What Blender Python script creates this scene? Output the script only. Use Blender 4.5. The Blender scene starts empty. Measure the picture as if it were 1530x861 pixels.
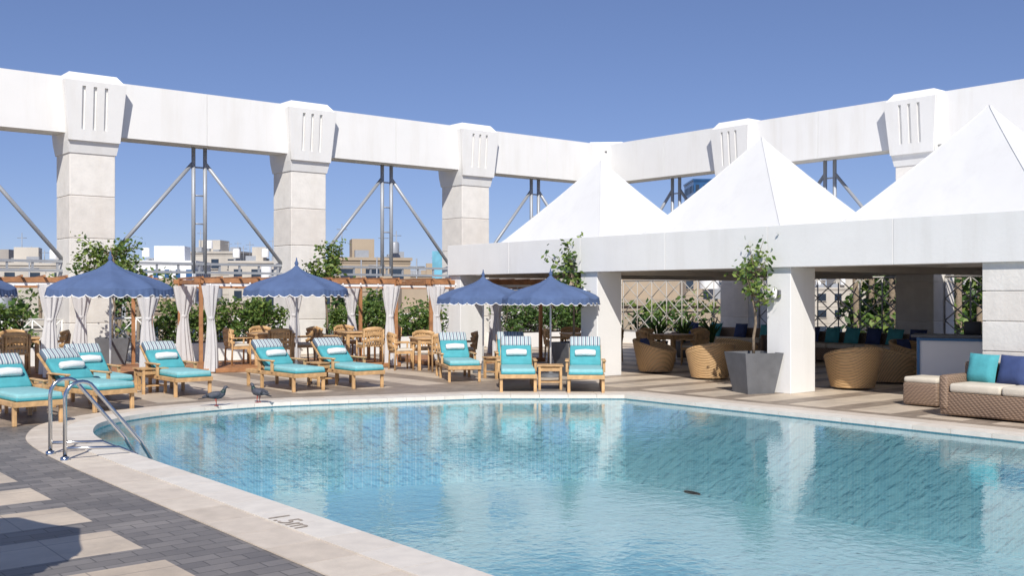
import bpy, bmesh, math, random
from mathutils import Vector, Matrix, Euler
random.seed(7)
R=random.random
def ru(a,b): return a+(b-a)*R()
TH=math.atan2(.633,.774)
CU=(math.cos(TH),math.sin(TH)); CV=(-math.sin(TH),math.cos(TH))
def W(a,b,z=0): return (a*CU[0]+b*CV[0], a*CU[1]+b*CV[1], z)
scene=bpy.context.scene

# ---------------------------------------------------------------- materials
def new_mat(name):
    m=bpy.data.materials.new(name); m.use_nodes=True
    nt=m.node_tree; b=nt.nodes["Principled BSDF"]
    return m,nt,b
def mat(name,col,rough=.6,var=.12,scale=3,bump=0,bscale=40,metal=0,coord='Object',spec=.4,dirt=None,dscale=.7,damt=.45):
    m,nt,b=new_mat(name); N=nt.nodes; Lk=nt.links
    tc=N.new('ShaderNodeTexCoord')
    nz=N.new('ShaderNodeTexNoise'); nz.inputs['Scale'].default_value=scale; nz.inputs['Detail'].default_value=6
    Lk.new(tc.outputs[coord],nz.inputs['Vector'])
    rp=N.new('ShaderNodeValToRGB'); rp.color_ramp.elements[0].position=.3; rp.color_ramp.elements[1].position=.7
    rp.color_ramp.elements[0].color=[c*(1-var) for c in col]+[1]
    rp.color_ramp.elements[1].color=[min(1,c*(1+var)) for c in col]+[1]
    Lk.new(nz.outputs['Fac'],rp.inputs['Fac'])
    out=rp.outputs['Color']
    if dirt:
        mp=N.new('ShaderNodeMapping'); mp.inputs['Scale'].default_value=(3,3,.35)
        n2=N.new('ShaderNodeTexNoise'); n2.inputs['Scale'].default_value=dscale; n2.inputs['Detail'].default_value=8; n2.inputs['Roughness'].default_value=.65
        Lk.new(tc.outputs[coord],mp.inputs['Vector']); Lk.new(mp.outputs['Vector'],n2.inputs['Vector'])
        r2=N.new('ShaderNodeValToRGB'); r2.color_ramp.elements[0].position=.5; r2.color_ramp.elements[1].position=.78
        r2.color_ramp.elements[0].color=(0,0,0,1); r2.color_ramp.elements[1].color=(damt,damt,damt,1)
        Lk.new(n2.outputs['Fac'],r2.inputs['Fac'])
        mx=N.new('ShaderNodeMix'); mx.data_type='RGBA'
        Lk.new(r2.outputs['Color'],mx.inputs['Factor']); Lk.new(out,mx.inputs['A']); mx.inputs['B'].default_value=list(dirt)+[1]
        out=mx.outputs['Result']
    Lk.new(out,b.inputs['Base Color'])
    b.inputs['Roughness'].default_value=rough; b.inputs['Metallic'].default_value=metal
    b.inputs['Specular IOR Level'].default_value=spec
    if bump:
        nb=N.new('ShaderNodeTexNoise'); nb.inputs['Scale'].default_value=bscale; nb.inputs['Detail'].default_value=5
        Lk.new(tc.outputs[coord],nb.inputs['Vector'])
        bp=N.new('ShaderNodeBump'); bp.inputs['Strength'].default_value=bump; bp.inputs['Distance'].default_value=.02
        Lk.new(nb.outputs['Fac'],bp.inputs['Height']); Lk.new(bp.outputs['Normal'],b.inputs['Normal'])
    return m
def add_translucent(m,col,f):
    nt=m.node_tree;N=nt.nodes;out=N['Material Output'];b=N['Principled BSDF']
    t=N.new('ShaderNodeBsdfTranslucent');t.inputs[0].default_value=col+(1,);mx=N.new('ShaderNodeMixShader');mx.inputs[0].default_value=f
    nt.links.new(b.outputs[0],mx.inputs[1]);nt.links.new(t.outputs[0],mx.inputs[2]);nt.links.new(mx.outputs[0],out.inputs[0]);return m
white=mat('white_paint',(.805,.80,.78),.7,.015,1.5,.08,14,dirt=(.66,.63,.57),damt=.45)
white2=mat('white_render',(.79,.785,.765),.75,.02,2,.12,16,dirt=(.62,.60,.56),damt=.4)
tentm=add_translucent(mat('tent_canvas',(.77,.775,.775),.85,.02,1.2,.15,6,dirt=(.62,.62,.61),damt=.45),(.8,.8,.78),.13)
stone=mat('limestone',(.74,.70,.645),.8,.07,3.2,.25,18,dirt=(.6,.54,.47),damt=.4)
stone2=mat('limestone_b',(.78,.75,.70),.8,.06,3.6,.25,18,dirt=(.62,.57,.5),damt=.4)
steel=mat('grey_steel',(.36,.38,.41),.45,.05,4,metal=.2)
screenm=mat('screen_metal',(.42,.40,.37),.6,.08,4)
chrome=mat('stainless',(.62,.63,.64),.16,.03,4,metal=1)
wood=mat('teak',(.55,.345,.165),.5,.28,7,.2,30)
wood2=mat('pergola_wood',(.38,.18,.08),.55,.25,6,.2,30)
turq=mat('turquoise_canvas',(.075,.35,.39),.85,.1,9,.25,60)
turql=mat('turquoise_light',(.25,.51,.53),.85,.08,9,.25,60)
navy=mat('navy_fabric',(.045,.07,.18),.85,.1,9,.2,60)
brol=add_translucent(mat('parasol_blue',(.10,.155,.30),.85,.1,4,.2,70),(.10,.16,.34),.15)
trim=mat('white_trim',(.82,.82,.82),.8,.03,5)
towel=mat('white_towel',(.8,.8,.79),.95,.04,20,.6,70)
curt=add_translucent(mat('curtain_fabric',(.78,.77,.77),.9,.04,6,.2,40),(.8,.79,.79),.3)
cream=mat('cream_fabric',(.62,.56,.46),.9,.06,8,.2,60)
potm=mat('grey_planter',(.14,.145,.155),.6,.12,5,.1,30)
black=mat('black_plastic',(.02,.02,.022),.4,.1,5)
soil=mat('soil',(.05,.035,.025),.9,.3,20,.6,40)
bark=mat('bark',(.22,.17,.12),.9,.3,18,.6,40)
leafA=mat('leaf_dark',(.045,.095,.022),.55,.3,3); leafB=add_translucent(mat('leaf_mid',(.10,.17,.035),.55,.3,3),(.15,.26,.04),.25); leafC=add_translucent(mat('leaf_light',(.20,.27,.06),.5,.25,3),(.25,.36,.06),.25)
glass=mat('dark_glass',(.03,.045,.07),.12,.3,.5,spec=.6)
bluegl=mat('blue_glass',(.03,.10,.24),.15,.35,.3,spec=.6)
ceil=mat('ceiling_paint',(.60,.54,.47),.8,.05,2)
blueframe=mat('blue_paint',(.07,.19,.38),.5,.08,5)
def brickish(name,c1,c2):
    return mat(name,c1,.85,.12,.25,0,dirt=c2,dscale=.15)
cityW=brickish('city_white',(.54,.50,.44),(.40,.35,.29)); cityB=brickish('city_beige',(.42,.34,.25),(.28,.23,.18)); cityG=brickish('city_grey',(.36,.33,.30),(.25,.23,.21))
cream_stone=[mat('coping_%d'%i,c,.6,.08,6,.15,50,dirt=(.42,.36,.29),dscale=1.2,damt=.35) for i,c in enumerate([(.63,.55,.46),(.60,.52,.43),(.66,.58,.485)])]
cream_in=[mat('coping_in_%d'%i,c,.5,.07,6,.15,50) for i,c in enumerate([(.71,.655,.58),(.69,.63,.55),(.73,.68,.605)])]

def wicker(name,col):
    m,nt,b=new_mat(name); N=nt.nodes; Lk=nt.links
    tc=N.new('ShaderNodeTexCoord')
    mp=N.new('ShaderNodeMapping'); Lk.new(tc.outputs['Object'],mp.inputs['Vector'])
    w1=N.new('ShaderNodeTexWave'); w1.bands_direction='Z'; w1.inputs['Scale'].default_value=13; w1.inputs['Distortion'].default_value=1.5
    w2=N.new('ShaderNodeTexWave'); w2.bands_direction='DIAGONAL'; w2.inputs['Scale'].default_value=9; w2.inputs['Distortion'].default_value=1
    Lk.new(mp.outputs[0],w1.inputs['Vector']); Lk.new(mp.outputs[0],w2.inputs['Vector'])
    mu=N.new('ShaderNodeMath'); mu.operation='MULTIPLY'; Lk.new(w1.outputs['Fac'],mu.inputs[0]); Lk.new(w2.outputs['Fac'],mu.inputs[1])
    rp=N.new('ShaderNodeValToRGB'); rp.color_ramp.elements[0].color=[c*.6 for c in col]+[1]; rp.color_ramp.elements[1].color=[c*1.15 for c in col]+[1]
    rp.color_ramp.elements[1].position=.6
    Lk.new(mu.outputs[0],rp.inputs['Fac']); Lk.new(rp.outputs[0],b.inputs['Base Color'])
    bp=N.new('ShaderNodeBump'); bp.inputs['Distance'].default_value=.01; bp.inputs['Strength'].default_value=.8
    Lk.new(mu.outputs[0],bp.inputs['Height']); Lk.new(bp.outputs[0],b.inputs['Normal']); b.inputs['Roughness'].default_value=.55
    return m
wick=wicker('wicker_tan',(.66,.42,.20)); wickd=wicker('wicker_brown',(.31,.21,.145))

def striped(name):
    m,nt,b=new_mat(name); N=nt.nodes; Lk=nt.links
    tc=N.new('ShaderNodeTexCoord'); sx=N.new('ShaderNodeSeparateXYZ'); Lk.new(tc.outputs['Object'],sx.inputs[0])
    mu=N.new('ShaderNodeMath'); mu.operation='MULTIPLY'; mu.inputs[1].default_value=13; Lk.new(sx.outputs['X'],mu.inputs[0])
    fr=N.new('ShaderNodeMath'); fr.operation='FRACT'; Lk.new(mu.outputs[0],fr.inputs[0])
    rp=N.new('ShaderNodeValToRGB'); rp.color_ramp.interpolation='CONSTANT'
    e=rp.color_ramp.elements; e[0].color=(.12,.16,.21,1); e[1].position=.3; e[1].color=(.55,.57,.57,1)
    x=e.new(.55); x.color=(.15,.34,.38,1); x=e.new(.7); x.color=(.55,.57,.57,1)
    Lk.new(fr.outputs[0],rp.inputs['Fac']); Lk.new(rp.outputs[0],b.inputs['Base Color']); b.inputs['Roughness'].default_value=.9
    return m
stripe=striped('striped_canvas')

# ---------------------------------------------------------------- mesh builder
class M:
    def __init__(s): s.v=[];s.f=[];s.m=[];s.s=[];s.mats=[];s.X=None
    def mi(s,m):
        if m not in s.mats: s.mats.append(m)
        return s.mats.index(m)
    def add(s,vs,fs,m,smooth=False):
        o=len(s.v); i=s.mi(m)
        for p in vs:
            p=Vector(p)
            if s.X is not None: p=s.X@p
            s.v.append(p)
        for f in fs: s.f.append([k+o for k in f]); s.m.append(i); s.s.append(smooth)
    def box(s,c,d,m,rot=None,bev=0,seg=2):
        if bev:
            bm=bmesh.new(); bmesh.ops.create_cube(bm,size=1)
            for v in bm.verts: v.co=Vector((v.co.x*d[0],v.co.y*d[1],v.co.z*d[2]))
            bmesh.ops.bevel(bm,geom=bm.edges[:],offset=bev,segments=seg,affect='EDGES',profile=.5)
            bm.verts.index_update()
            vs=[v.co.copy() for v in bm.verts]; fs=[[v.index for v in f.verts] for f in bm.faces]; bm.free()
        else:
            x,y,z=[k/2 for k in d]
            vs=[Vector(p) for p in [(-x,-y,-z),(x,-y,-z),(x,y,-z),(-x,y,-z),(-x,-y,z),(x,-y,z),(x,y,z),(-x,y,z)]]
            fs=[(0,3,2,1),(4,5,6,7),(0,1,5,4),(1,2,6,5),(2,3,7,6),(3,0,4,7)]
        if rot is not None:
            r=Euler(rot).to_matrix(); vs=[r@v for v in vs]
        c=Vector(c); s.add([v+c for v in vs],fs,m,bool(bev and seg>1))
    def loft(s,path,rad,m,seg=8,cap=True,closed=False):
        P=[Vector(p) for p in path]; n=len(P)
        if not isinstance(rad,(list,tuple)): rad=[rad]*n
        vs=[];fs=[];prev=None
        for i in range(n):
            if closed: t=P[(i+1)%n]-P[i-1]
            else: t=P[min(i+1,n-1)]-P[max(i-1,0)]
            t.normalize()
            if prev is None:
                up=Vector((0,0,1)) if abs(t.z)<.9 else Vector((0,1,0))
                a=t.cross(up).normalized()
            else: a=(prev-t*prev.dot(t)).normalized()
            prev=a; b=a.cross(t).normalized(); r=rad[i]
            ra,rb=(r if isinstance(r,(tuple,list)) else (r,r))
            for k in range(seg):
                q=2*math.pi*k/seg; vs.append(P[i]+a*math.cos(q)*ra+b*math.sin(q)*rb)
        rng=n if closed else n-1
        for i in range(rng):
            j=(i+1)%n
            for k in range(seg):
                l=(k+1)%seg; fs.append((i*seg+k,j*seg+k,j*seg+l,i*seg+l))
        if cap and not closed: fs.append(list(range(seg))); fs.append([(n-1)*seg+k for k in range(seg-1,-1,-1)])
        s.add(vs,fs,m,True)
    def lathe(s,prof,m,seg=24,c=(0,0,0),fn=None,cap=False,smooth=True):
        vs=[];fs=[];n=len(prof)
        for i,(r,z) in enumerate(prof):
            for k in range(seg):
                q=2*math.pi*k/seg; rr,zz=(r,z) if fn is None else fn(r,z,q,i)
                vs.append((c[0]+rr*math.cos(q),c[1]+rr*math.sin(q),c[2]+zz))
        for i in range(n-1):
            for k in range(seg):
                l=(k+1)%seg; fs.append((i*seg+k,i*seg+l,(i+1)*seg+l,(i+1)*seg+k))
        if cap: fs.append([(n-1)*seg+k for k in range(seg)]); fs.append(list(range(seg-1,-1,-1)))
        s.add(vs,fs,m,smooth)
    def pillow(s,c,w,h,t,m,rot=(0,0,0),n=8):
        vs=[];fs=[];r=Euler(rot).to_matrix();c=Vector(c)
        for sd in (1,-1):
            o=len(vs)
            for i in range(n+1):
                for j in range(n+1):
                    x=-1+2*i/n;y=-1+2*j/n
                    k=max(0,(1-x**4)*(1-y**4))**.5
                    pin=1-.08*(1-abs(x*y))*(x*x*(1-0)+y*y)/2
                    vs.append(c+r@Vector((x*w/2*pin,sd*t/2*k,y*h/2*pin)))
            for i in range(n):
                for j in range(n):
                    q=(o+i*(n+1)+j,o+(i+1)*(n+1)+j,o+(i+1)*(n+1)+j+1,o+i*(n+1)+j+1)
                    fs.append(q if sd>0 else q[::-1])
        s.add(vs,fs,m,True)
    def leaf(s,p,size,m):
        a=Vector((ru(-1,1),ru(-1,1),ru(-.8,.6))).normalized(); b=a.cross(Vector((ru(-1,1),ru(-1,1),ru(-1,1)))).normalized()
        p=Vector(p); s.add([p,p+a*size*.5+b*size*.28,p+a*size,p+a*size*.5-b*size*.28],[(0,1,2,3)],m)
    def mesh(s,name):
        me=bpy.data.meshes.new(name); me.from_pydata([tuple(v) for v in s.v],[],s.f)
        for m in s.mats: me.materials.append(m)
        me.polygons.foreach_set('material_index',s.m); me.polygons.foreach_set('use_smooth',s.s); me.update()
        return me
    def obj(s,name,loc=(0,0,0),rz=0): return place(s.mesh(name),name,loc,rz)
def place(me,name,loc=(0,0,0),rz=0,sc=1):
    o=bpy.data.objects.new(name,me); scene.collection.objects.link(o)
    o.location=(loc[0],loc[1],loc[2] if len(loc)>2 else 0); o.rotation_euler[2]=rz; o.scale=(sc,sc,sc); return o

# ---------------------------------------------------------------- world / sun / camera
EL=42
w=bpy.data.worlds.new("World"); scene.world=w; w.use_nodes=True
nt=w.node_tree; bg=nt.nodes['Background']; sky=nt.nodes.new('ShaderNodeTexSky'); sky.sky_type='NISHITA'; sky.sun_disc=False
sky.sun_elevation=math.radians(EL); sky.sun_rotation=math.radians(180); sky.ozone_density=3.0; sky.air_density=.9; sky.dust_density=.15; sky.altitude=1500
gam=nt.nodes.new('ShaderNodeGamma'); gam.inputs[1].default_value=.7
tint=nt.nodes.new('ShaderNodeMix'); tint.data_type='RGBA'; tint.blend_type='MULTIPLY'; tint.inputs['Factor'].default_value=1; tint.inputs['B'].default_value=(.92,1.0,1.36,1)
nt.links.new(sky.outputs[0],gam.inputs[0]); nt.links.new(gam.outputs[0],tint.inputs['A']); nt.links.new(tint.outputs['Result'],bg.inputs[0]); bg.inputs[1].default_value=.122
sl=bpy.data.lights.new('sun','SUN'); sl.energy=4.85; sl.angle=math.radians(.5); sl.color=(1,.95,.875)
so=bpy.data.objects.new('sun',sl); scene.collection.objects.link(so); so.rotation_euler=(math.radians(90-EL),0,math.radians(1)); so.location=(0,-20,30)
cd=bpy.data.cameras.new('camera'); co=bpy.data.objects.new('camera',cd); scene.collection.objects.link(co)
co.location=(0,0,1.8); co.rotation_euler=(math.radians(90),0,0); cd.sensor_width=36; cd.lens=36.4; cd.shift_y=.0062; cd.clip_end=6000; cd.clip_start=.05
scene.camera=co
scene.view_settings.view_transform='Standard'; scene.view_settings.look='None'; scene.view_settings.exposure=0

# ---------------------------------------------------------------- pool outline (building axes)
def cr(p0,p1,p2,p3,t):
    return tuple(.5*((2*p1[i])+(-p0[i]+p2[i])*t+(2*p0[i]-5*p1[i]+4*p2[i]-p3[i])*t*t+(-p0[i]+3*p1[i]-3*p2[i]+p3[i])*t**3) for i in (0,1))
curve=[(4.02,9.0),(4.02,11.0),(4.10,12.9),(4.32,14.0),(4.80,14.9),(5.82,15.55),(7.43,15.72),(9.24,15.17),(11.17,14.5),(13.1,13.83)]
pts=[(4.02,-4),(4.02,3.5)]
for i in range(1,len(curve)-2):
    for k in range(6): pts.append(cr(curve[i-1],curve[i],curve[i+1],curve[i+2],k/6))
pts+= [(11.17,14.5),(13.14,12.9),(13.15,-4)]
def resample(P,step):
    out=[];n=len(P)
    for i in range(n):
        a=Vector(P[i]);b=Vector(P[(i+1)%n]);L=(b-a).length;k=max(1,round(L/step))
        for j in range(k): out.append(a+(b-a)*j/k)
    return out
def offset(P,dist):
    n=len(P);out=[]
    for i in range(n):
        d1=(P[i]-P[i-1]).normalized();d2=(P[(i+1)%n]-P[i]).normalized()
        n1=Vector((-d1.y,d1.x));n2=Vector((-d2.y,d2.x));m=(n1+n2).normalized(); k=max(.5,m.dot(n1))
        out.append(P[i]+m*dist/k)
    return out
base=resample(pts,.55)   # runs clockwise: left normal is outward
o1=offset(base,.34); o2=offset(base,.76)
cp=M(); n=len(base)
def slab(m,quad,z0,z1,mt,gap=.004):
    c=sum(quad,Vector((0,0)))/4
    q=[p+(c-p).normalized()*gap for p in quad]
    vs=[(p.x,p.y,z0) for p in q]+[(p.x,p.y,z1) for p in q]
    ar=sum(q[i].x*q[(i+1)%4].y-q[(i+1)%4].x*q[i].y for i in range(4))
    fs=[(3,2,1,0),(4,5,6,7)]+[(i,(i+1)%4,(i+1)%4+4,i+4) for i in range(4)]
    if ar<0: fs=[f[::-1] for f in fs]
    m.add(vs,fs,mt)
bin_=offset(base,-.03)
for i in range(n):
    j=(i+1)%n
    slab(cp,[o1[i],o1[j],o2[j],o2[i]],-.02,.012,random.choice(cream_stone))
    slab(cp,[bin_[i],bin_[j],o1[j],o1[i]],-.04,.022,random.choice(cream_in))
for i in range(n):
    j=(i+1)%n
    cp.add([(base[i].x,base[i].y,.004),(base[j].x,base[j].y,.004),(o2[j].x,o2[j].y,.004),(o2[i].x,o2[i].y,.004)],[(0,1,2,3)],cream_stone[1])
cp.obj('pool_coping',rz=TH)
# pool basin
def tilemat(name,c1,c2,mort,sc,wall=False):
    m,nt,b=new_mat(name);N=nt.nodes;Lk=nt.links
    tc=N.new('ShaderNodeTexCoord'); br=N.new('ShaderNodeTexBrick'); br.offset=0
    br.inputs['Color1'].default_value=c1+(1,);br.inputs['Color2'].default_value=c2+(1,);br.inputs['Mortar'].default_value=mort+(1,)
    br.inputs['Scale'].default_value=1;br.inputs['Brick Width'].default_value=sc;br.inputs['Row Height'].default_value=sc;br.inputs['Mortar Size'].default_value=sc*.06
    Lk.new(tc.outputs['Object'],br.inputs['Vector'])
    nz=N.new('ShaderNodeTexNoise');nz.inputs['Scale'].default_value=.5;nz.inputs['Detail'].default_value=4;Lk.new(tc.outputs['Object'],nz.inputs['Vector'])
    rp=N.new('ShaderNodeMapRange');rp.inputs['To Min'].default_value=.86;rp.inputs['To Max'].default_value=1.1;Lk.new(nz.outputs['Fac'],rp.inputs['Value'])
    mx=N.new('ShaderNodeMix');mx.data_type='RGBA';mx.blend_type='MULTIPLY';mx.inputs['Factor'].default_value=1
    Lk.new(br.outputs['Color'],mx.inputs['A']);Lk.new(rp.outputs[0],mx.inputs['B'])
    Lk.new(mx.outputs['Result'],b.inputs['Base Color']);b.inputs['Roughness'].default_value=.4
    return m
pooltile=tilemat('pool_mosaic',(.36,.62,.68),(.29,.55,.635),(.50,.68,.72),.05)
pb=M()
vs=[(p.x,p.y,-.02) for p in base]+[(p.x,p.y,-1.5) for p in base]
pb.add(vs,[((i+1)%n,i,i+n,(i+1)%n+n) for i in range(n)]+[list(range(2*n-1,n-1,-1))],pooltile)
pb.obj('pool_basin',rz=TH)
# water
wm=bpy.data.materials.new('pool_water'); wm.use_nodes=True; nt=wm.node_tree; nt.nodes.clear(); N=nt.nodes; Lk=nt.links
out=N.new('ShaderNodeOutputMaterial'); mixs=N.new('ShaderNodeMixShader'); tr=N.new('ShaderNodeBsdfTransparent'); gl=N.new('ShaderNodeBsdfGlossy'); fr=N.new('ShaderNodeFresnel')
tr.inputs[0].default_value=(.88,.97,.985,1); gl.inputs['Roughness'].default_value=.03; gl.inputs['Color'].default_value=(1,1,1,1); fr.inputs[0].default_value=1.33
tc=N.new('ShaderNodeTexCoord')
n1=N.new('ShaderNodeTexNoise'); n1.inputs['Scale'].default_value=11; n1.inputs['Detail'].default_value=3; n1.inputs['Distortion'].default_value=.4
n2=N.new('ShaderNodeTexNoise'); n2.inputs['Scale'].default_value=3.2; n2.inputs['Detail'].default_value=2
Lk.new(tc.outputs['Object'],n1.inputs['Vector']);Lk.new(tc.outputs['Object'],n2.inputs['Vector'])
b1=N.new('ShaderNodeBump');b1.inputs['Strength'].default_value=1;b1.inputs['Distance'].default_value=.0021
b2=N.new('ShaderNodeBump');b2.inputs['Strength'].default_value=1;b2.inputs['Distance'].default_value=.0022
Lk.new(n1.outputs['Fac'],b1.inputs['Height']);Lk.new(n2.outputs['Fac'],b2.inputs['Height']);Lk.new(b2.outputs[0],b1.inputs['Normal'])
Lk.new(b1.outputs[0],gl.inputs['Normal']);Lk.new(b1.outputs[0],fr.inputs['Normal'])
Lk.new(fr.outputs[0],mixs.inputs[0]);Lk.new(tr.outputs[0],mixs.inputs[1]);Lk.new(gl.outputs[0],mixs.inputs[2]);Lk.new(mixs.outputs[0],out.inputs[0])
wt=M(); wt.add([(p.x,p.y,-.055) for p in base],[list(range(n-1,-1,-1))],wm); wt.obj('pool_water',rz=TH)
dr=M(); dr.lathe([(.34,0),(.34,.03),(.25,.05),(.02,.05)],black,20,cap=True); 
for k in range(-3,4): dr.box((k*.07,0,.055),(.015,.45*math.cos(k*.35),.01),potm)
dr.obj('pool_drain',(3.2,17.3,-1.5))
# deck
dm,nt,b=new_mat('deck_tiles');N=nt.nodes;Lk=nt.links
tc=N.new('ShaderNodeTexCoord');sx=N.new('ShaderNodeSeparateXYZ');Lk.new(tc.outputs['Object'],sx.inputs[0])
def mth(op,a,b_=None):
    x=N.new('ShaderNodeMath');x.operation=op
    for i,v in enumerate((a,b_)):
        if v is None: continue
        if isinstance(v,(int,float)): x.inputs[i].default_value=v
        else: Lk.new(v,x.inputs[i])
    return x.outputs[0]
A,B=sx.outputs['X'],sx.outputs['Y']
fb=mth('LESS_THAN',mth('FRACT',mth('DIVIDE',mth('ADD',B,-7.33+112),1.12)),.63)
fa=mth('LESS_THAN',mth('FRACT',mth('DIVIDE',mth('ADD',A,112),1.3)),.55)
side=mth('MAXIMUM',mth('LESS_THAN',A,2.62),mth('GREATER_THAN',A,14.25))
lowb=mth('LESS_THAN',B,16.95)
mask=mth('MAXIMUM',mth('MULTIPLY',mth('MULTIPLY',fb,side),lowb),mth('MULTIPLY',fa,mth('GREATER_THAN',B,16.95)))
far=mth('MAXIMUM',mth('GREATER_THAN',A,13.5),mth('GREATER_THAN',B,15.2))
def brick(c1,c2,mo,w_,h_,ms,off=.5):
    br=N.new('ShaderNodeTexBrick');br.offset=off;br.inputs['Color1'].default_value=c1+(1,);br.inputs['Color2'].default_value=c2+(1,);br.inputs['Mortar'].default_value=mo+(1,)
    br.inputs['Scale'].default_value=1;br.inputs['Brick Width'].default_value=w_;br.inputs['Row Height'].default_value=h_;br.inputs['Mortar Size'].default_value=ms;Lk.new(tc.outputs['Object'],br.inputs['Vector']);return br
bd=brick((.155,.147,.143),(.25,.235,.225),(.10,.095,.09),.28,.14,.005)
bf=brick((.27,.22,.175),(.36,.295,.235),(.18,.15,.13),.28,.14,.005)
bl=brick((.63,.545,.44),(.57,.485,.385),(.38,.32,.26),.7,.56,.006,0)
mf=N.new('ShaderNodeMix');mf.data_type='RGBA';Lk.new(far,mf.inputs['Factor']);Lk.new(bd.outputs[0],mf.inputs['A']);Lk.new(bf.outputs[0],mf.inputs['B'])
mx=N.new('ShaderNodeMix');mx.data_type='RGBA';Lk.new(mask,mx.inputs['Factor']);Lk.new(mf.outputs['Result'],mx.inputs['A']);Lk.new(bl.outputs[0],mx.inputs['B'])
nz=N.new('ShaderNodeTexNoise');nz.inputs['Scale'].default_value=1.3;nz.inputs['Detail'].default_value=9;nz.inputs['Roughness'].default_value=.7;Lk.new(tc.outputs['Object'],nz.inputs['Vector'])
rp=N.new('ShaderNodeValToRGB');rp.color_ramp.elements[0].position=.3;rp.color_ramp.elements[0].color=(.70,.68,.66,1);rp.color_ramp.elements[1].position=.7;rp.color_ramp.elements[1].color=(1.15,1.12,1.08,1);Lk.new(nz.outputs['Fac'],rp.inputs['Fac'])
m2=N.new('ShaderNodeMix');m2.data_type='RGBA';m2.blend_type='MULTIPLY';m2.inputs['Factor'].default_value=1;Lk.new(mx.outputs['Result'],m2.inputs['A']);Lk.new(rp.outputs[0],m2.inputs['B'])
Lk.new(m2.outputs['Result'],b.inputs['Base Color'])
rr=N.new('ShaderNodeMapRange');rr.inputs['To Min'].default_value=.35;rr.inputs['To Max'].default_value=.65;Lk.new(nz.outputs['Fac'],rr.inputs['Value']);Lk.new(rr.outputs[0],b.inputs['Roughness'])
bp=N.new('ShaderNodeBump');bp.inputs['Distance'].default_value=.004;bp.inputs['Strength'].default_value=.5;Lk.new(bd.outputs['Fac'],bp.inputs['Height']);bp.invert=True;Lk.new(bp.outputs[0],b.inputs['Normal'])
bm=bmesh.new()
ed=[]
for loop in ([Vector((-30,-25)),Vector((29,-25)),Vector((29,29)),Vector((-30,29))],offset(base,.74)):
    vv=[bm.verts.new((p.x,p.y,0)) for p in loop]
    for i in range(len(vv)): ed.append(bm.edges.new((vv[i],vv[(i+1)%len(vv)])))
bmesh.ops.triangle_fill(bm,use_beauty=True,use_dissolve=False,edges=ed)
bmesh.ops.recalc_face_normals(bm,faces=bm.faces[:])
me=bpy.data.meshes.new('terrace_deck');bm.to_mesh(me)
if me.polygons[0].normal.z<0: me.flip_normals()
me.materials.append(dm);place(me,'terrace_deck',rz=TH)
ts=M();ts.box((-.5,29.15,-7),(59,.3,14),white2);ts.box((29.15,2,-7),(.3,54,14),white2);ts.obj('terrace_retaining_wall',rz=TH)
# city ground
gm=mat('city_ground',(.30,.26,.20),.95,.35,.02,0,dirt=(.08,.10,.04),dscale=.02)
g=M();g.add([(-3000,-3000,-14),(3000,-3000,-14),(3000,3000,-14),(-3000,3000,-14)],[(0,1,2,3)],gm);g.obj('ground')

# depth mark
tcu=bpy.data.curves.new('depth_marking','FONT');tcu.body='1.5m';tcu.size=.27;tcu.align_x='CENTER'
to=bpy.data.objects.new('depth_marking',tcu);scene.collection.objects.link(to);to.location=(-1.80,8.03,.027);to.rotation_euler=(0,0,TH-math.pi/2);tcu.materials.append(mat('marking_paint',(.40,.34,.28),.7,.25,20))

# ---------------------------------------------------------------- colonnade
def column_mesh():
    m=M();z=0;i=0;wd=1.15
    hs=[1.05,1.1,1.1,1.1,1.12]
    for h in hs:
        hh=min(h,5.47-z);m.box((0,0,z+hh/2),(wd,wd,hh-.014),stone if i%2 else stone2,bev=.012,seg=1);z+=h;i+=1
    m.box((0,0,2.7),(wd-.04,wd-.04,5.4),stone)
    yf=-.85;z0,z1,z2=5.45,7.28,7.52
    def ring(hx,f,bk,z): return [(-hx,f,z),(hx,f,z),(hx,bk,z),(-hx,bk,z)]
    vs=ring(.60,-.60,.60,z0)+ring(.65,-.67,.64,5.75)+ring(.78,yf+.06,.7,z1)+ring(.6,yf+.24,.55,z2)
    fs=[(0,3,2,1),(12,13,14,15)]+[(a*4+i,a*4+(i+1)%4,a*4+4+(i+1)%4,a*4+4+i) for a in range(3) for i in range(4)]
    m.add(vs,fs,white)
    def fy(z): return -.67+(yf+.06+.67)*(z-5.75)/(z1-5.75)
    def hx(z): return .65+.13*(z-5.75)/(z1-5.75)
    def plate(xa0,xa1,xb0,xb1,za,zb,t=.07):
        vs=[(xa0,fy(za)-t,za),(xa1,fy(za)-t,za),(xb1,fy(zb)-t,zb),(xb0,fy(zb)-t,zb),(xa0,fy(za)+.01,za),(xa1,fy(za)+.01,za),(xb1,fy(zb)+.01,zb),(xb0,fy(zb)+.01,zb)]
        m.add(vs,[(0,1,2,3),(4,7,6,5),(0,4,5,1),(1,5,6,2),(2,6,7,3),(3,7,4,0)],white)
    zs,ze=6.05,7.15
    plate(-hx(5.76),hx(5.76),-hx(zs),hx(zs),5.76,zs)
    plate(-hx(ze),hx(ze),-hx(z1),hx(z1),ze,z1)
    plate(-hx(zs),-.34,-hx(ze),-.34,zs,ze);plate(-.25,-.06,-.25,-.06,zs,ze);plate(.03,.22,.03,.22,zs,ze);plate(.31,hx(zs),.31,hx(ze),zs,ze)
    return m.mesh('colonnade_column')
cmn=column_mesh()
LA=[27.35-6.25*k for k in range(1,6)]; RB=[28.1-6.35*k for k in range(1,6)]
for a in LA: place(cmn,'colonnade_column',W(a,28.3),TH)
for b_ in RB: place(cmn,'colonnade_column',W(27.8,b_),TH-math.pi/2)
place(cmn,'colonnade_column',W(27.75,28.25),TH-math.pi/4)
bm_=M()
ends=[-6.9]+[ (LA[i]) for i in range(4,-1,-1)]+[27.6]
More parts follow.
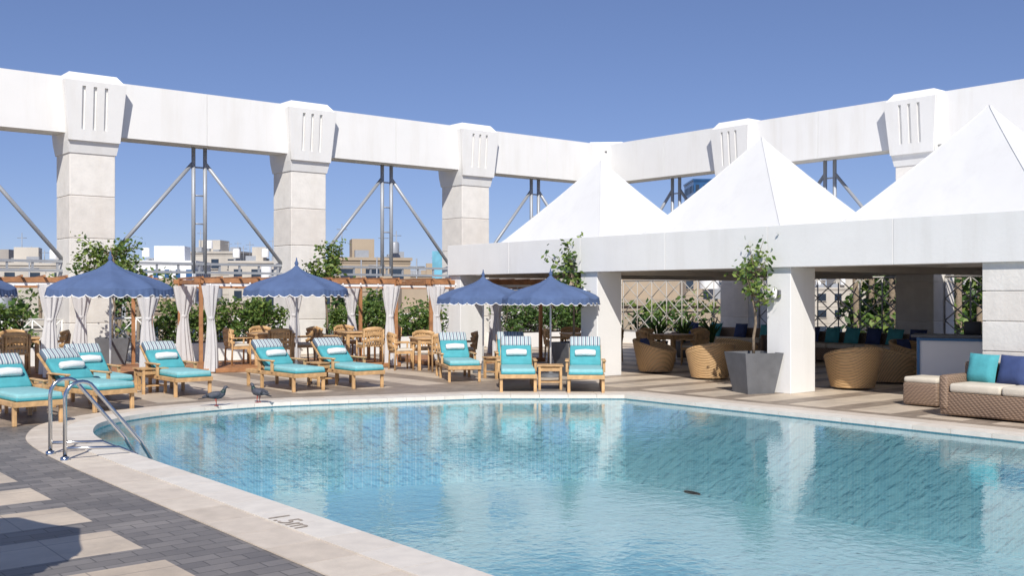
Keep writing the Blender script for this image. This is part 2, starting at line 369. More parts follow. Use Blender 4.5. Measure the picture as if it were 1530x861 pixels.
for i in range(len(ends)-1):
    a0,a1=ends[i],ends[i+1];k=2
    for j in range(k):
        s0=a0+(a1-a0)*j/k;s1=a0+(a1-a0)*(j+1)/k
        bm_.box(((s0+s1)/2,28.18,6.68),(s1-s0-.014,.76,1.44),white)
bm_.box((10.3,28.18,6.68),(34,.72,1.42),white)
bm_.obj('colonnade_beam',rz=TH)
bm_=M();ends=[28.0]+RB
for i in range(len(ends)-1):
    a0,a1=ends[i],ends[i+1]
    for j in range(2):
        s0=a0+(a1-a0)*j/2;s1=a0+(a1-a0)*(j+1)/2
        bm_.box((27.65,(s0+s1)/2,6.68),(.76,abs(s1-s0)-.014,1.44),white)
bm_.box((27.65,12,6.68),(.72,31.5,1.42),white)
bm_.obj('colonnade_beam',rz=TH)
# trusses
def truss(p0,p1,name):
    m=M();p0=Vector(p0);p1=Vector(p1);c=(p0+p1)/2;d=(p1-p0).normalized();L=(p1-p0).length
    def P(t,z): q=c+d*t;return (q.x,q.y,z)
    for t in (-.17,.17): m.loft([P(t,2.4),P(t,5.96)],.06,steel,8)
    for z in (3.0,3.8,4.6,5.4): m.loft([P(-.17,z),P(.17,z)],.025,steel,6)
    for s in (-1,1): m.loft([P(s*.2,5.5),P(s*(L/2-.5),2.62)],.055,steel,8)
    for z in (2.42,2.66): m.box((c.x,c.y,z),(abs(d.x)*(L-1.1)+.09,abs(d.y)*(L-1.1)+.09,.07),steel)
    for k in range(9):
        t=-L/2+.7+k*(L-1.4)/8;m.box(P(t,2.54),(.05,.05,.2),steel)
    m.obj(name,rz=TH)
le=[27.4]+LA
for i in range(len(le)-1): truss((le[i+1],28.35),(le[i],28.35),'steel_truss')
re_=[28.0]+RB
for i in range(4): truss((27.9,re_[i+1]),(27.9,re_[i]),'steel_truss')
def lattice(m,q0,q1,z0,z1,cell,mt,r=.022,style=0):
    q0=Vector(q0);q1=Vector(q1);d=q1-q0;L=d.length;d.normalize();k=max(1,round(L/cell));c=L/k
    def P(t,z): q=q0+d*t;return (q.x,q.y,z)
    m.loft([P(0,z0),P(L,z0)],r*1.3,mt,4);m.loft([P(0,z1),P(L,z1)],r*1.3,mt,4)
    for i in range(k+1): m.loft([P(i*c,z0),P(i*c,z1)],r,mt,4)
    rows=max(1,round((z1-z0)/c));h=(z1-z0)/rows
    for i in range(k):
        for j in range(rows):
            za=z0+j*h;zb=za+h
            m.loft([P(i*c,za),P(i*c+c,zb)],r*.8,mt,4);m.loft([P(i*c,zb),P(i*c+c,za)],r*.8,mt,4)
    if style:
        for j in range(1,rows): m.loft([P(0,z0+j*h),P(L,z0+j*h)],r*.8,mt,4)
rl=M()
for i in range(len(le)-1):
    a0,a1=le[i+1]+.6,le[i]-.6
    rl.box(((a0+a1)/2,28.3,.2),(a1-a0,.3,.4),white2); lattice(rl,(a0,28.3),(a1,28.3),.45,1.15,.7,white)
rl.obj('lattice_railing',rz=TH)
rl=M()
for i in range(4):
    a0,a1=re_[i+1]+.6,re_[i]-.6
    rl.box((27.8,(a0+a1)/2,.2),(.3,a1-a0,.4),white2); lattice(rl,(27.8,a0),(27.8,a1),.45,2.3,.72,screenm,.024,0)
rl.obj('lattice_screen',rz=TH)

# ---------------------------------------------------------------- pavilion
pv=M();FA=15.64
b0=21.7;seg=2.5;k=0
b_=b0
while b_>-6:
    pv.box((FA+.18,b_-seg/2,2.67),(.44,seg-.010,.76),white2,bev=.004,seg=1);b_-=seg
pv.box((FA+.2,8,2.67),(.45,27.2,.75),white2)
TB=[11.24+t for t in (7.95,2.9,-2.15,-7.2)];A0=FA+.43;A1=18.65-1.7;A2=18.65+1.7;A3=27.2
def rbox(a0,a1,b0_,b1_):
    pv.box(((a0+a1)/2,(b0_+b1_)/2,2.83),(a1-a0,b1_-b0_,.36),white2)
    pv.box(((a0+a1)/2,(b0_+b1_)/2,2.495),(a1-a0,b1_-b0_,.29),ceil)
rbox(A0,A1,-5.6,21.6);rbox(A2,A3,-5.6,21.6)
e_=[21.6]+sum([[c+1.7,c-1.7] for c in TB],[])+[-5.6]
for i in range(0,len(e_),2):
    if e_[i]>e_[i+1]: rbox(A1,A2,e_[i+1],e_[i])
for bb in (21.24,16.24,11.24,1.24,-3.76):
    pv.box((FA+.415,bb+.27,1.145),(.75,.52,2.29),white2,bev=.01,seg=1)
for bb in (21.3,16.7,11.6,6.55,1.5):
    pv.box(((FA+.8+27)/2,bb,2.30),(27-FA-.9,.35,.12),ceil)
for i in range(5):
    pv.box((FA+.4,6.4,.24+i*.46),(.72,2.7,.448),stone if i%2 else stone2,bev=.008,seg=1)
pv.box((FA+.4,6.4,1.14),(.68,2.6,2.26),stone)
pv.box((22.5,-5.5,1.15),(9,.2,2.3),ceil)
pv.obj('pavilion',rz=TH)
for a_,b_ in ((FA+.02,11.5),(FA+.02,16.5)):
    m=M();m.box((0,0,0),(.05,.09,.16),potm,bev=.008,seg=1);m.loft([(-.02,0,0),(-.09,0,.02)],.015,potm,6);m.lathe([(.03,-.09),(.045,-.04),(.05,.05),(.03,.09),(.001,.1)],trim,12,c=(-.12,0,.02));m.obj('wall_lamp',W(a_,b_,1.8),TH)
def tent(bc_):
    m=M();H=1.92;lv=[(0,1.10,-.04),(0,1.07,0),(.03,.975,0),(.08,.91,0),(.2,.785,0),(.4,.580,0),(.6,.380,0),(.8,.188,0),(.97,.03,0),(1,.012,.0)]
    ns=6;vs=[];fs=[];n=0
    for s,h,dz in lv:
        z=3.04+dz+2.2*s
        h*=H
        cor=[(-h,-h),(h,-h),(h,h),(-h,h)]
        for q in range(4):
            a=cor[q];c=cor[(q+1)%4]
            for k in range(ns):
                f=k/ns; sag=1-.05*math.sin(math.pi*f)*(1-s)*(0 if h>H else 1)
                vs.append(((a[0]+(c[0]-a[0])*f)*sag,(a[1]+(c[1]-a[1])*f)*sag,z))
    per=ns*4
    for i in range(len(lv)-1):
        for k in range(per): fs.append((i*per+k,i*per+(k+1)%per,(i+1)*per+(k+1)%per,(i+1)*per+k))
    fs.append([(len(lv)-1)*per+k for k in range(per)])
    m.add(vs,fs,tentm,False)
    for sx_ in (-1,1):
        for sy_ in (-1,1):
            m.loft([(sx_*h*H,sy_*h*H,3.045+2.2*s) for s,h,dz in lv[2:]],.011,tentm,6)
    m.obj('tent_roof',W(18.65,bc_),TH)
for t in TB: tent(t)

# ---------------------------------------------------------------- furniture
def place_dir(me,name,x,y,dx,dy): return place(me,name,(x,y,0),math.atan2(dx,-dy))
def chaise_mesh(ang=33):
    m=M()
    for sx_ in (-1,1):
        for y in (.08,1.3,1.86): m.box((sx_*.31,y,.16),(.055,.055,.32),wood,bev=.006,seg=1)
        m.box((sx_*.32,.97,.30),(.045,1.9,.075),wood,bev=.008,seg=1)
        m.box((sx_*.35,1.08,.54),(.075,.62,.03),wood,bev=.01,seg=1)
        for y in (.83,1.34): m.box((sx_*.35,y,.43),(.045,.045,.2),wood)
    m.box((0,.03,.30),(.68,.045,.075),wood);m.box((0,1.9,.30),(.68,.045,.075),wood)
    for k in range(9): m.box((0,.12+k*.13,.325),(.6,.08,.018),wood)
    m.box((0,.61,.395),(.62,1.22,.10),turql,bev=.035,seg=3)
    m.box((0,.61,.368),(.626,1.226,.06),turq,bev=.02,seg=2)
    a=math.radians(ang);h=Vector((0,1.2,.36));d=Vector((0,math.cos(a),math.sin(a)));nn=Vector((0,-math.sin(a),math.cos(a)))
    m.box(h+d*.4-nn*.0,(.62,.80,.03),wood,rot=(a,0,0))
    m.box(h+d*.28+nn*.07,(.6,.52,.10),turq,rot=(a,0,0),bev=.035,seg=3)
    m.box(h+d*.66+nn*.075,(.61,.26,.12),stripe,rot=(a,0,0),bev=.045,seg=3)
    m.loft([h+d*.66-nn*.02,(0,1.75,.3)],.018,wood,6)
    c=h+d*.27+nn*.17
    m.loft([(-.20,c.y,c.z),(-.18,c.y,c.z),(0,c.y,c.z+.01),(.18,c.y,c.z),(.20,c.y,c.z)],[.045,.06,.065,.06,.045],towel,12)
    return m.mesh('sun_lounger')
ch=chaise_mesh(36);ch2=chaise_mesh(42)
D=(.633,-.774)
for x,y,dx,dy in [(-6.45,14.2,.72,-.69),(-6.1,15.9,.78,-.62),(-6.6,17.25,*D),(-5.55,18.2,*D),(-3.75,19.15,*D),(-2.72,19.75,*D),(-.95,21.1,.25,-.97),(.10,18.85,.02,-1),(1.32,18.7,-.04,-1),(.12,21.4,.05,-1)]:
    place_dir(ch2 if x>-1 else ch,'sun_lounger',x+ru(-.03,.03),y,dx+ru(-.06,.06),dy)
def sidetable():
    m=M()
    for a in (-1,1):
        for b_ in (-1,1): m.box((a*.2,b_*.2,.22),(.045,.045,.44),wood)
        m.box((a*.2,0,.38),(.03,.4,.06),wood);m.box((0,a*.2,.38),(.4,.03,.06),wood)
    for k in range(6): m.box((0,-.2+k*.08,.45),(.5,.07,.022),wood)
    m.box((0,0,.14),(.38,.38,.02),wood)
    return m.mesh('side_table')
st=sidetable()
for x,y in [(-6.6,18.9),(-3.75,20.5),(.72,19.7),(-7.6,15.9),(-.3,22.2)]: place(st,'side_table',(x,y),TH if x<0 and x>-9 and y!=19.7 else 0)
def parasol():
    m=M();np_=10;R0=1.2
    def fn(r,z,q,i):
        f=abs(math.sin(q*np_/2)); return r*(1-.04*f*(r/R0)),z-.045*f*(r/R0)
    m.lathe([(.02,2.46),(.10,2.38),(.25,2.29),(.45,2.215),(.7,2.14),(.92,2.065),(1.08,1.99),(1.17,1.925)],brol,120,fn=fn)
    def fv(r,z,q,i):
        r2,z2=fn(1.17,1.925,q,0); s=abs(math.sin(q*np_*1.5)); 
        rr=r2+.012*math.sin(q*60)*(i)
        if i==0: return r2,z2
        if i==1: return rr+.01,1.83
        if i==2: return rr+.012,1.80-.055*s
        return rr+.014,1.785-.055*s
    m.lathe([(1,1),(1,1),(1,1)],brol,180,fn=fv)
    def ft(r,z,q,i): return fv(0,0,q,2+i)
    m.lathe([(1,1),(1,1)],trim,180,fn=ft)
    m.lathe([(.025,2.44),(.05,2.50),(.02,2.56),(.012,2.62),(.001,2.64)],brol,12)
    m.loft([(0,0,.05),(0,0,2.44)],.022,trim,10)
    for k in range(np_):
        q=2*math.pi*k/np_;c,s=math.cos(q),math.sin(q)
        m.loft([(.03*c,.03*s,2.36),(.45*c,.45*s,2.19),(.92*c,.92*s,2.04),(1.16*c,1.16*s,1.91)],.008,trim,5)
        m.loft([(.03*c,.03*s,1.85),(.6*c,.6*s,2.13)],.007,trim,5)
    m.lathe([(.27,0),(.27,.05),(.22,.08),(.05,.10),(.04,.3)],potm,24)
    return m.mesh('parasol')
ps=parasol()
for x,y,r,s in [(-7.72,19.9,.1,1),(-4.87,23.4,.4,1),(-.66,23.7,.2,.9),(.84,22.5,.5,.9),(-10.95,20.2,.3,1),(-4.2,4.9,.1,1.05)]: place(ps,'parasol',(x,y),r,s)  # last one stands out of view, placed for its shadow on the near deck

# pergolas
PA=math.radians(28)
def curtain(m,c,h=2.0,sx_=.22,sy_=.14,tie=.62,ph=0):
    rows=14;seg=64;vs=[];fs=[]
    for i in range(rows+1):
        z=h*(1-i/rows);t=1-i/rows
        if t>tie: k=.33+.67*((t-tie)/(1-tie))**.8
        else: k=.33+.42*(1-t/tie)**.7
        for j in range(seg):
            q=2*math.pi*j/seg;w_=1+.22*math.sin(q*9+ph+t*1.3)+.1*math.sin(q*15+t*4+ph)
            vs.append((c[0]+sx_*k*w_*math.cos(q)+.02*math.sin(t*5+ph),c[1]+sy_*k*w_*math.sin(q),.03+z))
    for i in range(rows):
        for j in range(seg): fs.append((i*seg+j,(i+1)*seg+j,(i+1)*seg+(j+1)%seg,i*seg+(j+1)%seg))
    m.add(vs,fs,curt,True)
    m.lathe([(.075,-.03),(.085,0),(.075,.03)],curt,14,c=(c[0],c[1],.03+h*tie))
def pergola(x0,x1,dep,cur):
    m=M();L=x1-x0;c=(x0+x1)/2
    for x in (x0,x1):
        for y in (0,dep):
            m.box((x,y,1.03),(.085,.085,2.06),wood2,bev=.008,seg=1)
    for y in (0,dep):
        m.box((c,y,2.11),(L+.3,.06,.11),wood2,bev=.006,seg=1);m.box((c,y,1.97),(L,.03,.035),wood2)
        m.box((c,y,2.02),(L,.012,.07),trim)
    for x in (x0,x1): m.box((x,dep/2,2.10),(.06,dep+.3,.09),wood2)
    k=int(L/.42)
    for i in range(k+1): m.box((x0+L*i/k,dep/2,2.19),(.04,dep+.4,.045),wood2)
    m.box((c,dep/2,.05),(L+.2,dep+.2,.1),wood2,bev=.01,seg=1)
    for i in range(int(L/.45)):
        xx=x0+.2+i*.45; m.lathe([(.001,0),(.025,.02),(.025,.04),(.001,.06)],trim,6,c=(xx,-.08,1.99+.03*math.sin(i)))
    for i,(x,y) in enumerate(cur): curtain(m,(x,y-.02),1.98,sx_=ru(.18,.25),ph=i*1.7+ru(0,2))
    return m
P0=(-7.09,23.6)
for x0,x1,cur in [(-6.3,-1.1,[(-1.15,0),(-3.15,.0),(-2.3,2.6),(-5.8,0)]),(0,4.75,[(.22,0),(4.6,0),(2.9,2.6),(4.5,2.6),(.1,2.6)]),(5.7,8.9,[(5.85,0),(7.6,0),(8.8,2.6)])]:
    pergola(x0,x1,2.6,cur).obj('pergola_cabana',P0,PA)

def dchair():
    m=M()
    for a in (-1,1):
        m.loft([(a*.24,-.22,0),(a*.24,-.22,.64)],.022,wood,6);m.loft([(a*.25,.24,0),(a*.25,.22,.45),(a*.26,.27,.84)],.022,wood,6)
        m.box((a*.265,0,.65),(.05,.54,.03),wood,bev=.008,seg=1)
        m.box((a*.24,0,.41),(.03,.44,.05),wood)
    m.box((0,0,.43),(.5,.48,.03),wood);m.box((0,-.01,.475),(.47,.45,.06),cream,bev=.02)
    pth=[(-.27,.2,.8),(-.18,.29,.84),(0,.32,.86),(.18,.29,.84),(.27,.2,.8)]
    m.loft(pth,[(.015,.05)]*5,wood,8)
    m.loft([(x,y-.01,z-.12) for x,y,z in pth],[(.012,.06)]*5,wood,8)
    m.loft([(x,y-.02,z-.27) for x,y,z in pth],[(.012,.04)]*5,wood,8)
    for k in range(7): m.box((-.2+k*.066,.29,.64),(.03,.012,.36),wood,rot=(-.12,0,0))
    return m.mesh('dining_chair')
def dtable():
    m=M();m.box((0,0,.74),(1.0,1.0,.04),wood,bev=.012,seg=1)
    for a in (-1,1):
        m.box((a*.44,0,.68),(.03,.86,.08),wood);m.box((0,a*.44,.68),(.86,.03,.08),wood)
        for b_ in (-1,1): m.box((a*.44,b_*.44,.36),(.07,.07,.72),wood)
    return m.mesh('dining_table')
dc=dchair();dt=dtable()
for tx,ty,tr_,zz in [(-5.9,25.3,.45,.1),(-3.9,26.3,.5,.1),(-1.9,25.0,.3,0),(-10.9,22.7,.45,.1),(-13.0,21.6,.5,.1),(1.9,27.8,.3,0),(4.2,27.0,.6,0)]:
    place(dt,'dining_table',(tx,ty,zz),tr_)
    for k in range(4):
        q=tr_+k*math.pi/2;place(dc,'dining_chair',(tx+.78*math.sin(q)*-1,ty+.78*math.cos(q),zz),q+ru(-.2,.2))
# barrel wicker chair
def barrel():
    m=M();seg=40
    def ht(q): return .46+.28*(.5+.5*math.sin(q))**.8
    vs=[];fs=[];rows=8
    prof=[]
    for k in range(seg):
        q=2*math.pi*k/seg;h=ht(q);col=[]
        for i in range(rows+1):
            z=.04+(h-.04)*i/rows;r=.36+.17*(z/.74)**.8;col.append((r,z))
        for i in range(4):
            z=h-(h-.33)*i/3;r=.36+.17*(z/.74)**.8-.075;col.append((r,z))
        prof.append(col)
    nr=len(prof[0])
    for k in range(seg):
        q=2*math.pi*k/seg
        for r,z in prof[k]: vs.append((r*math.cos(q),r*math.sin(q),z))
    for k in range(seg):
        l=(k+1)%seg
        for i in range(nr-1): fs.append((k*nr+i,l*nr+i,l*nr+i+1,k*nr+i+1))
    m.add(vs,fs,wick,True)
    m.loft([((.36+.17*(ht(2*math.pi*k/seg)/.74)**.8-.037)*math.cos(2*math.pi*k/seg),(.36+.17*(ht(2*math.pi*k/seg)/.74)**.8-.037)*math.sin(2*math.pi*k/seg),ht(2*math.pi*k/seg)) for k in range(seg)],.042,wick,8,closed=True)
    m.lathe([(.001,.30),(.38,.30),(.405,.36),(.38,.42),(.001,.44)],cream,28)
    return m
bc=barrel();bcm=bc.mesh('barrel_chair')
bn=M();bn.__dict__.update(barrel().__dict__);bn.pillow((0,.25,.6),.42,.38,.14,navy,(-.25,0,0));bnm=bn.mesh('barrel_chair')
place(bcm,'barrel_chair',(4.2,22.0),math.radians(200),1.02);place(bnm,'barrel_chair',(3.3,23.8),math.radians(60),1.0)
place(bcm,'barrel_chair',(6.48,19.7),math.radians(190),1.06);place(bcm,'barrel_chair',(7.7,21.0),math.radians(80),1.0);place(bcm,'barrel_chair',(5.3,24.4),math.radians(130));place(bnm,'barrel_chair',(9.0,23.2),math.radians(30))
ct=M();ct.lathe([(.36,0),(.30,.3),(.34,.42),(.42,.43),(.42,.46),(.001,.46)],wickd,28);ctm=ct.mesh('coffee_table')
place(ctm,'coffee_table',(4.5,23.6));place(ctm,'coffee_table',(7.3,22.3))
# sofas
def sofa(L,cols,wk):
    m=M()
    m.box((0,0,.2),(L,.85,.34),wk,bev=.03);m.box((0,.38,.42),(L,.14,.72),wk,bev=.04)
    for a in (-1,1): m.box((a*(L/2-.07),-.02,.36),(.14,.86,.5),wk,bev=.04)
    k=max(1,round((L-.3)/.75));wd=(L-.3)/k
    for i in range(k):
        x=-L/2+.15+wd*(i+.5)
        m.box((x,-.08,.43),(wd-.01,.72,.13),cream,bev=.04,seg=3)
    nc=len(cols)
    for i,c in enumerate(cols):
        x=-L/2+.35+(L-.7)*i/max(1,nc-1);m.pillow((x,.18-.03*(i%2),.70),.46,.44,.17,c,(-.3,ru(-.08,.08),ru(-.15,.15)))
    return m
sofa(2.6,[turq,navy,turq,turq,navy],wickd).obj('wicker_sofa',W(15.0,6.55),TH-math.pi/2)
ot=M();ot.box((0,0,.2),(.6,.6,.36),wickd,bev=.04);ot.box((0,0,.42),(.58,.58,.1),cream,bev=.04,seg=3);ot.obj('wicker_ottoman',(6.75,16.75),TH)
sofa(4.4,[turq,navy,turq,turq,navy,turq,navy],wickd).obj('banquette_sofa',W(24.3,15.6),TH-math.pi/2)
sofa(3.6,[navy,turq,navy,turq],wickd).obj('banquette_sofa',W(25.2,20.5),TH-math.pi/2)
sofa(3.6,[turq,navy,turq,turq],wickd).obj('banquette_sofa',W(22.5,9.6),TH-math.pi/2)
# bar counter
barw=mat('counter_white',(.9,.9,.9),.5,.01,4)
bc_=M();bc_.box((0,0,.5),(1.2,.6,.98),barw,bev=.01,seg=1)
for x in (-.57,.57): bc_.box((x,-.31,.5),(.05,.04,1.0),blueframe)
for z in (.04,.96): bc_.box((0,-.312,z),(1.2,.04,.05),blueframe)
bc_.box((0,0,1.02),(1.4,.74,.05),potm,bev=.01,seg=1)
bc_.box((.35,.05,1.17),(.3,.25,.25),black,bev=.02);bc_.obj('bar_counter',(8.25,19.4),-.45)

# planters and trees
def pot_tree(h,cw,chh,n,pot=(.39,.27,.74),dense=1,trunk=.03,ls=.10):
    m=M();t,bt,ph=pot
    def ring(r,z): return [(-r,-r,z),(r,-r,z),(r,r,z),(-r,r,z)]
    vs=ring(bt,0)+ring(t,ph)+ring(t-.04,ph)+ring(t-.05,ph-.08)
    m.add(vs,[(0,3,2,1)]+[(a*4+i,a*4+(i+1)%4,a*4+4+(i+1)%4,a*4+4+i) for a in range(3) for i in range(4)],potm)
    m.add(ring(t-.045,ph-.07),[(0,1,2,3)],soil)
    tk=[(0,0,ph-.1)];k=6
    top=h-chh*.35
    for i in range(1,k+1): tk.append((ru(-.035,.035)*i**.5,ru(-.03,.03)*i**.5,ph+(top-ph)*i/k))
    m.loft(tk,[trunk*(1-.5*i/k) for i in range(k+1)],bark,7)
    for i in range(n):
        f=ru(.35,1);z0=ph+(top-ph)*f
        if z0<h-chh: z0=h-chh+ru(0,.2)*chh
        z0=min(z0,top);idx=min(k-1,int((z0-ph)/(top-ph)*k));o=Vector(tk[idx+0]);p0=Vector((o.x,o.y,z0))
        q=ru(0,2*math.pi);rr=cw/2*ru(.35,1.0);up=ru(.1,.55)*chh*.7
        p2=p0+Vector((rr*math.cos(q),rr*math.sin(q),up)); p2.z=min(p2.z,h)
        p1=(p0+p2)/2+Vector((0,0,-.04));m.loft([p0,p1,p2],[trunk*.35,trunk*.22,.003],bark,5)
        for j in range(int(26*dense)):
            f=ru(.35,1.12);b_=p0+(p2-p0)*f+Vector((random.gauss(0,.07),random.gauss(0,.07),random.gauss(0,.08)))
            m.leaf(b_,ls*ru(.6,1.2),random.choice((leafA,leafB,leafC,leafC)))
    return m
pot_tree(2.8,.9,1.25,20,dense=.8,ls=.12).obj('potted_tree',(4.42,18.95),.3)
pot_tree(3.4,1.75,1.3,40,dense=1.5,ls=.13).obj('potted_tree',(-9.75,25.3),.3)
pot_tree(3.35,1.1,1.4,30,dense=1.4,ls=.13).obj('potted_tree',(-4.9,27.4),.3)
pot_tree(3.02,1.25,1.5,38,dense=1.1,ls=.12).obj('potted_tree',(1.36,22.9),.5)
def hedge(a0,a1,ztop,dark):
    m=M();n_=int((a1-a0)*1300)
    m.box(((a0+a1)/2,27.1,.25),(a1-a0+.3,1.0,.5),white2,bev=.01,seg=1);m.box(((a0+a1)/2,27.1,.505),(a1-a0+.2,.9,.02),soil)
    cl=[(ru(a0,a1),27.1+ru(-.32,.32),ru(.7,ztop-.25),ru(.16,.36)) for _ in range(int((a1-a0)*18))]
    for c in cl:
        m.loft([(c[0],27.1,.5),(c[0]+ru(-.1,.1),c[1],c[2])],.012,bark,4)
        for _ in range(int(n_/len(cl))):
            p=Vector((random.gauss(0,1),random.gauss(0,1),random.gauss(0,1))).normalized()*c[3]*ru(.6,1.15)
            ml=(leafA,leafA,leafB) if dark or R()<.35 else (leafB,leafC,leafB)
            m.leaf((c[0]+p.x,c[1]+p.y,max(.5,c[2]+p.z)),.13*ru(.6,1.2),random.choice(ml))
    m.obj('hedge',rz=TH)
hedge(10.1,13.7,1.78,False);hedge(15.2,19.0,1.72,False);hedge(21.6,25.8,1.72,True);hedge(3.5,6.9,1.75,False)
for i,(x,y,s) in enumerate([(4.25,30.0,1),(4.9,29.5,1),(5.6,29.0,.9)]):
    m=M();m.lathe([(.001,0),(.2,0),(.28,.45),(.25,.45),(.24,.4),(.001,.4)],potm if i<2 else trim,18)
    for k in range(22):
        q=ru(0,6.28);l=ru(.45,.85);m.loft([(0,0,.38),(.12*math.cos(q),.12*math.sin(q),.38+l*.6),(.35*math.cos(q),.35*math.sin(q),.38+l)],[(.02,.006),(.028,.005),(.002,.001)],leafB if k%2 else leafA,5)
    m.obj('potted_plant',(x,y,0),0)

# ---------------------------------------------------------------- pool handrail
def rail(b_):
    m=M();pth=[(3.33,b_,0),(3.33,b_,.68)]
    for k in range(1,9):
        q=math.pi-k*(math.radians(125))/8;pth.append((3.33+.17+.17*math.cos(q),b_,.68+.17*math.sin(q)))
    pth+=[(4.15,b_,.13),(4.28,b_,-.1),(4.32,b_,-.9)]
    m.loft(pth,.022,chrome,12);m.loft([(3.33,b_,.14),(3.9,b_,.10),(4.10,b_,.0),(4.2,b_,-.25)],.018,chrome,10)
    m.lathe([(.05,0),(.05,.03),(.025,.045)],chrome,14,c=(3.33,b_,.012))
    return m
hr=rail(11.67);h2=rail(12.22)
o=len(hr.v);
for v in h2.v: hr.v.append(v)
for f in h2.f: hr.f.append([k+o for k in f])
hr.m+=h2.m;hr.s+=h2.s
for z in (-.35,-.6,-.85): hr.box((4.3,11.945,z),(.08,.55,.03),chrome)
hr.obj('pool_handrail',rz=TH)

# ---------------------------------------------------------------- pigeons
pg=mat('pigeon_grey',(.075,.08,.10),.6,.25,25);pgd=mat('pigeon_dark',(.025,.028,.035),.6,.2,25);pgn=mat('pigeon_neck',(.025,.05,.05),.35,.3,25);pk=mat('pigeon_foot',(.35,.08,.06),.6,.1,20)
def pigeon(hd):
    m=M()
    m.loft([(-.17,0,.115),(-.12,0,.125),(-.06,0,.14),(0,0,.148),(.05,0,.155),(.085,0,.175),(.10,0,.205),(.108,0,.235),(.12,0,.255),(.138,0,.26),(.152,0,.255)],
           [(.012,.006),(.028,.014),(.046,.040),(.058,.056),(.055,.055),(.042,.042),(.027,.029),(.021,.023),(.024,.024),(.021,.021),(.007,.008)],pg,12)
    m.loft([(.075,0,.172),(.098,0,.203),(.106,0,.23)],[.045,.031,.025],pgn,12)
    m.loft([(-.24,0,.10),(-.17,0,.115),(-.10,0,.13)],[(.03,.004),(.028,.007),(.02,.012)],pgd,8)
    for s in (-1,1):
        m.loft([(-.19,s*.022,.128),(-.12,s*.045,.145),(-.04,s*.058,.16),(.03,s*.056,.168),(.06,s*.045,.165)],[(.004,.006),(.010,.024),(.013,.038),(.013,.034),(.005,.012)],pg,8)
        m.loft([(-.13,s*.052,.142),(-.10,s*.058,.155)],[(.006,.022),(.007,.026)],pgd,6)
        m.loft([(-.01,s*.025,.10),(.0,s*.026,.05),(-.004,s*.026,.012)],[.012,.006,.005],pk,6)
        for q in (-.5,0,.5): m.loft([(-.004,s*.026,.008),(.034*math.cos(q)-.004,s*.026+.034*math.sin(q),.004)],.004,pk,5)
        m.loft([(-.004,s*.026,.008),(-.026,s*.026,.004)],.004,pk,5)
        m.lathe([(.001,-.004),(.004,0),(.001,.004)],black,8,c=(.135,s*.021,.262))
    m.loft([(.15,0,.255),(.168,0,.249),(.178,0,.243)],[.006,.005,.001],pgd,6)
    return m
place(pigeon(0).mesh('pigeon'),'pigeon',(-4.70,16.46,.022),math.radians(15),1.15);place(pigeon(0).mesh('pigeon'),'pigeon',(-4.16,16.98,.022),math.radians(150),1.15)

# ---------------------------------------------------------------- city
def building(name,x,y,w_,dp,zt,rz,mt,gl_=glass,fh=3.2,bay=2.6,roof=True):
    m=M();z0=-14
    m.box((0,0,(z0+zt)/2),(w_,dp,zt-z0),mt)
    m.box((0,0,zt+.15),(w_+.4,dp+.4,.35),mt)
    nf=int((zt-z0)/fh);nb=max(2,int(w_/bay));nd=max(2,int(dp/bay))
    for f in range(max(0,nf-6),nf):
        zc=zt-1.7-(nf-1-f)*fh
        for i in range(nb):
            if R()<.06: continue
            xx=-w_/2+w_*(i+.5)/nb; wid=bay*ru(.42,.6); m.box((xx,-dp/2-.02,zc),(wid,.12,1.5),gl_);m.box((xx,-dp/2-.1,zc-.85),(wid+.2,.3,.1),mt)
        for i in range(nd):
            yy=-dp/2+dp*(i+.5)/nd
            for s in (-1,1): m.box((s*(w_/2+.02),yy,zc),(.12,bay*.5,1.5),gl_)
        if R()<.5:
            m.box((ru(-.25,.25)*w_,-dp/2-.6,zc-1.0),(bay*1.6,1.2,.15),mt);
        m.box((0,0,zc+1.45),(w_+.16,dp+.16,.14),mt)
    if roof:
        m.box((ru(-.2,.2)*w_,ru(-.1,.2)*dp,zt+1.3),(w_*ru(.25,.4),dp*.35,2.4),mt)
        for k in range(random.randint(2,5)):
            xx=ru(-.42,.42)*w_
            if R()<.5: m.lathe([(.55,0),(.55,1.1),(.45,1.3),(.001,1.35)],trim if R()<.6 else steel,10,c=(xx,ru(-.4,0)*dp,zt+.9));m.box((xx,0,zt+.5),(1,1,.7),steel)
            else: m.box((xx,ru(-.4,0)*dp,zt+.7),(1.5,1.0,.9),steel)
        for k in range(random.randint(1,3)):
            xx=ru(-.4,.4)*w_;hh=ru(2,4.5);m.loft([(xx,0,zt),(xx,0,zt+hh)],.05,steel,4);m.loft([(xx-.6,0,zt+hh*.85),(xx+.6,0,zt+hh*.85)],.04,steel,4)
    m.obj(name,(x,y,0),rz)
def py(px,y): return (px-765)/1547*y
building('glass_office_building',py(240,150),150,12,12,6.2,.1,trim,bluegl,3.0,1.4)
building('white_apartment_building',py(330,175),175,11,12,8.5,-.1,cityW)
building('white_apartment_building',py(385,160),160,8,10,6.5,.2,cityW)
building('beige_apartment_building',py(550,120),120,8.5,9,5.6,.25,cityB)
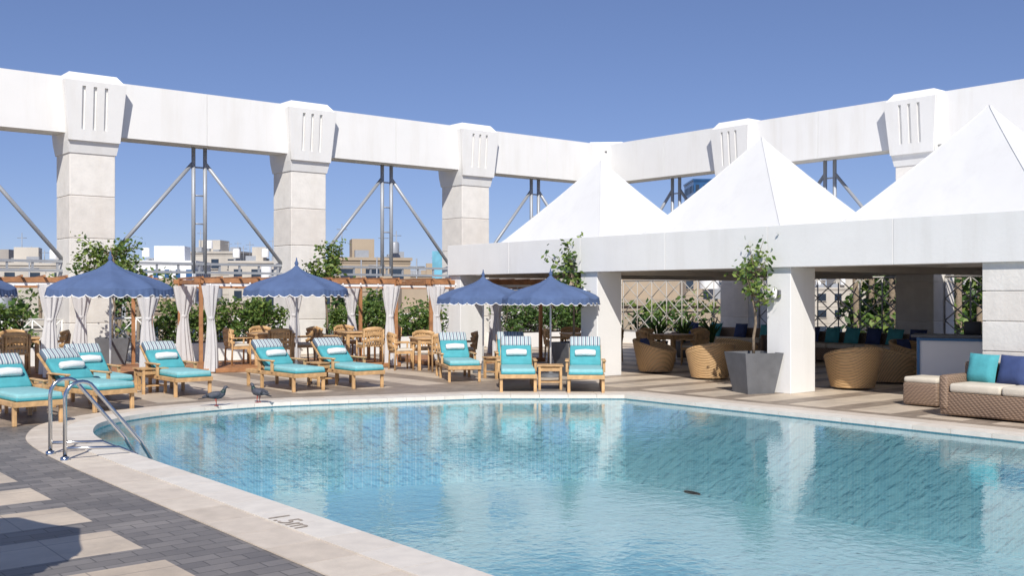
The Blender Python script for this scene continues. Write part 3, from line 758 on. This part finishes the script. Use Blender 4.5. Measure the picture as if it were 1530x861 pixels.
building('white_apartment_building',py(60,140),140,9,10,5.6,.3,cityW)
building('office_building',py(12,170),170,11,10,6.6,.0,cityG,bluegl)
building('apartment_building',py(640,190),190,10,10,5.0,.1,cityB)
building('apartment_building',py(450,110),110,8,9,2.6,.1,cityB)
building('apartment_building',py(220,85),85,14,10,.6,.35,cityB)
building('apartment_building',py(590,75),75,9,8,.4,.3,cityB)
building('apartment_building',py(60,70),70,12,8,-.2,.4,cityW)
building('apartment_building',py(1000,60),60,12,8,1.2,-.3,cityB)
building('glass_tower',py(1046,230),230,5,12,26.5,0,bluegl,glass,3.4,1.6,False)
for i in range(52):
    px=-150+i*36+ru(-12,12);y=ru(200,380);zt=1.8+ru(4,30)*y/1547
    building('distant_building',py(px,y),y,ru(10,20),12,zt,ru(-.5,.5),random.choice((cityW,cityB,cityB,cityG)),fh=3.4,bay=3.4)
bb=M();bb.box((0,0,0),(2.0,.2,3.6),mat('billboard_face',(.16,.42,.55),.5,.3,.8));bb.box((0,.15,-8),(.5,.3,12),steel);bb.obj('billboard',(py(660,110),110,4.6),0)
def mass(name,x0,x1,y0,y1,zt,n_):
    m=M()
    for c in range(n_):
        cx,cy,cz=ru(x0,x1),ru(y0,y1),zt-ru(.3,5)*1.2;r=ru(.7,1.5)
        m.loft([(cx,cy,-14),(cx+ru(-.5,.5),cy,cz)],.12,bark,5)
        for k in range(150):
            p=Vector((random.gauss(0,1),random.gauss(0,1),random.gauss(0,1))).normalized()*r*ru(.5,1.1)
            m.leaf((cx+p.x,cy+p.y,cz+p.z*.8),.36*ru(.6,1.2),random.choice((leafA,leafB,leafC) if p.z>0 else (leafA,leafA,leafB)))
    m.obj(name)
mass('background_trees',13,22,39,46,4.2,64)
mass('background_trees',3,9,44,50,1.6,26)
mass('background_trees',-20,-15,32,37,1.6,14)
mass('background_trees',-9,-4,42,47,.9,18)
mass('background_trees',-34,-22,60,70,3.0,28)
mass('background_trees',-14,-8,64,70,2.6,16)
print('OBJ',len(bpy.data.objects))
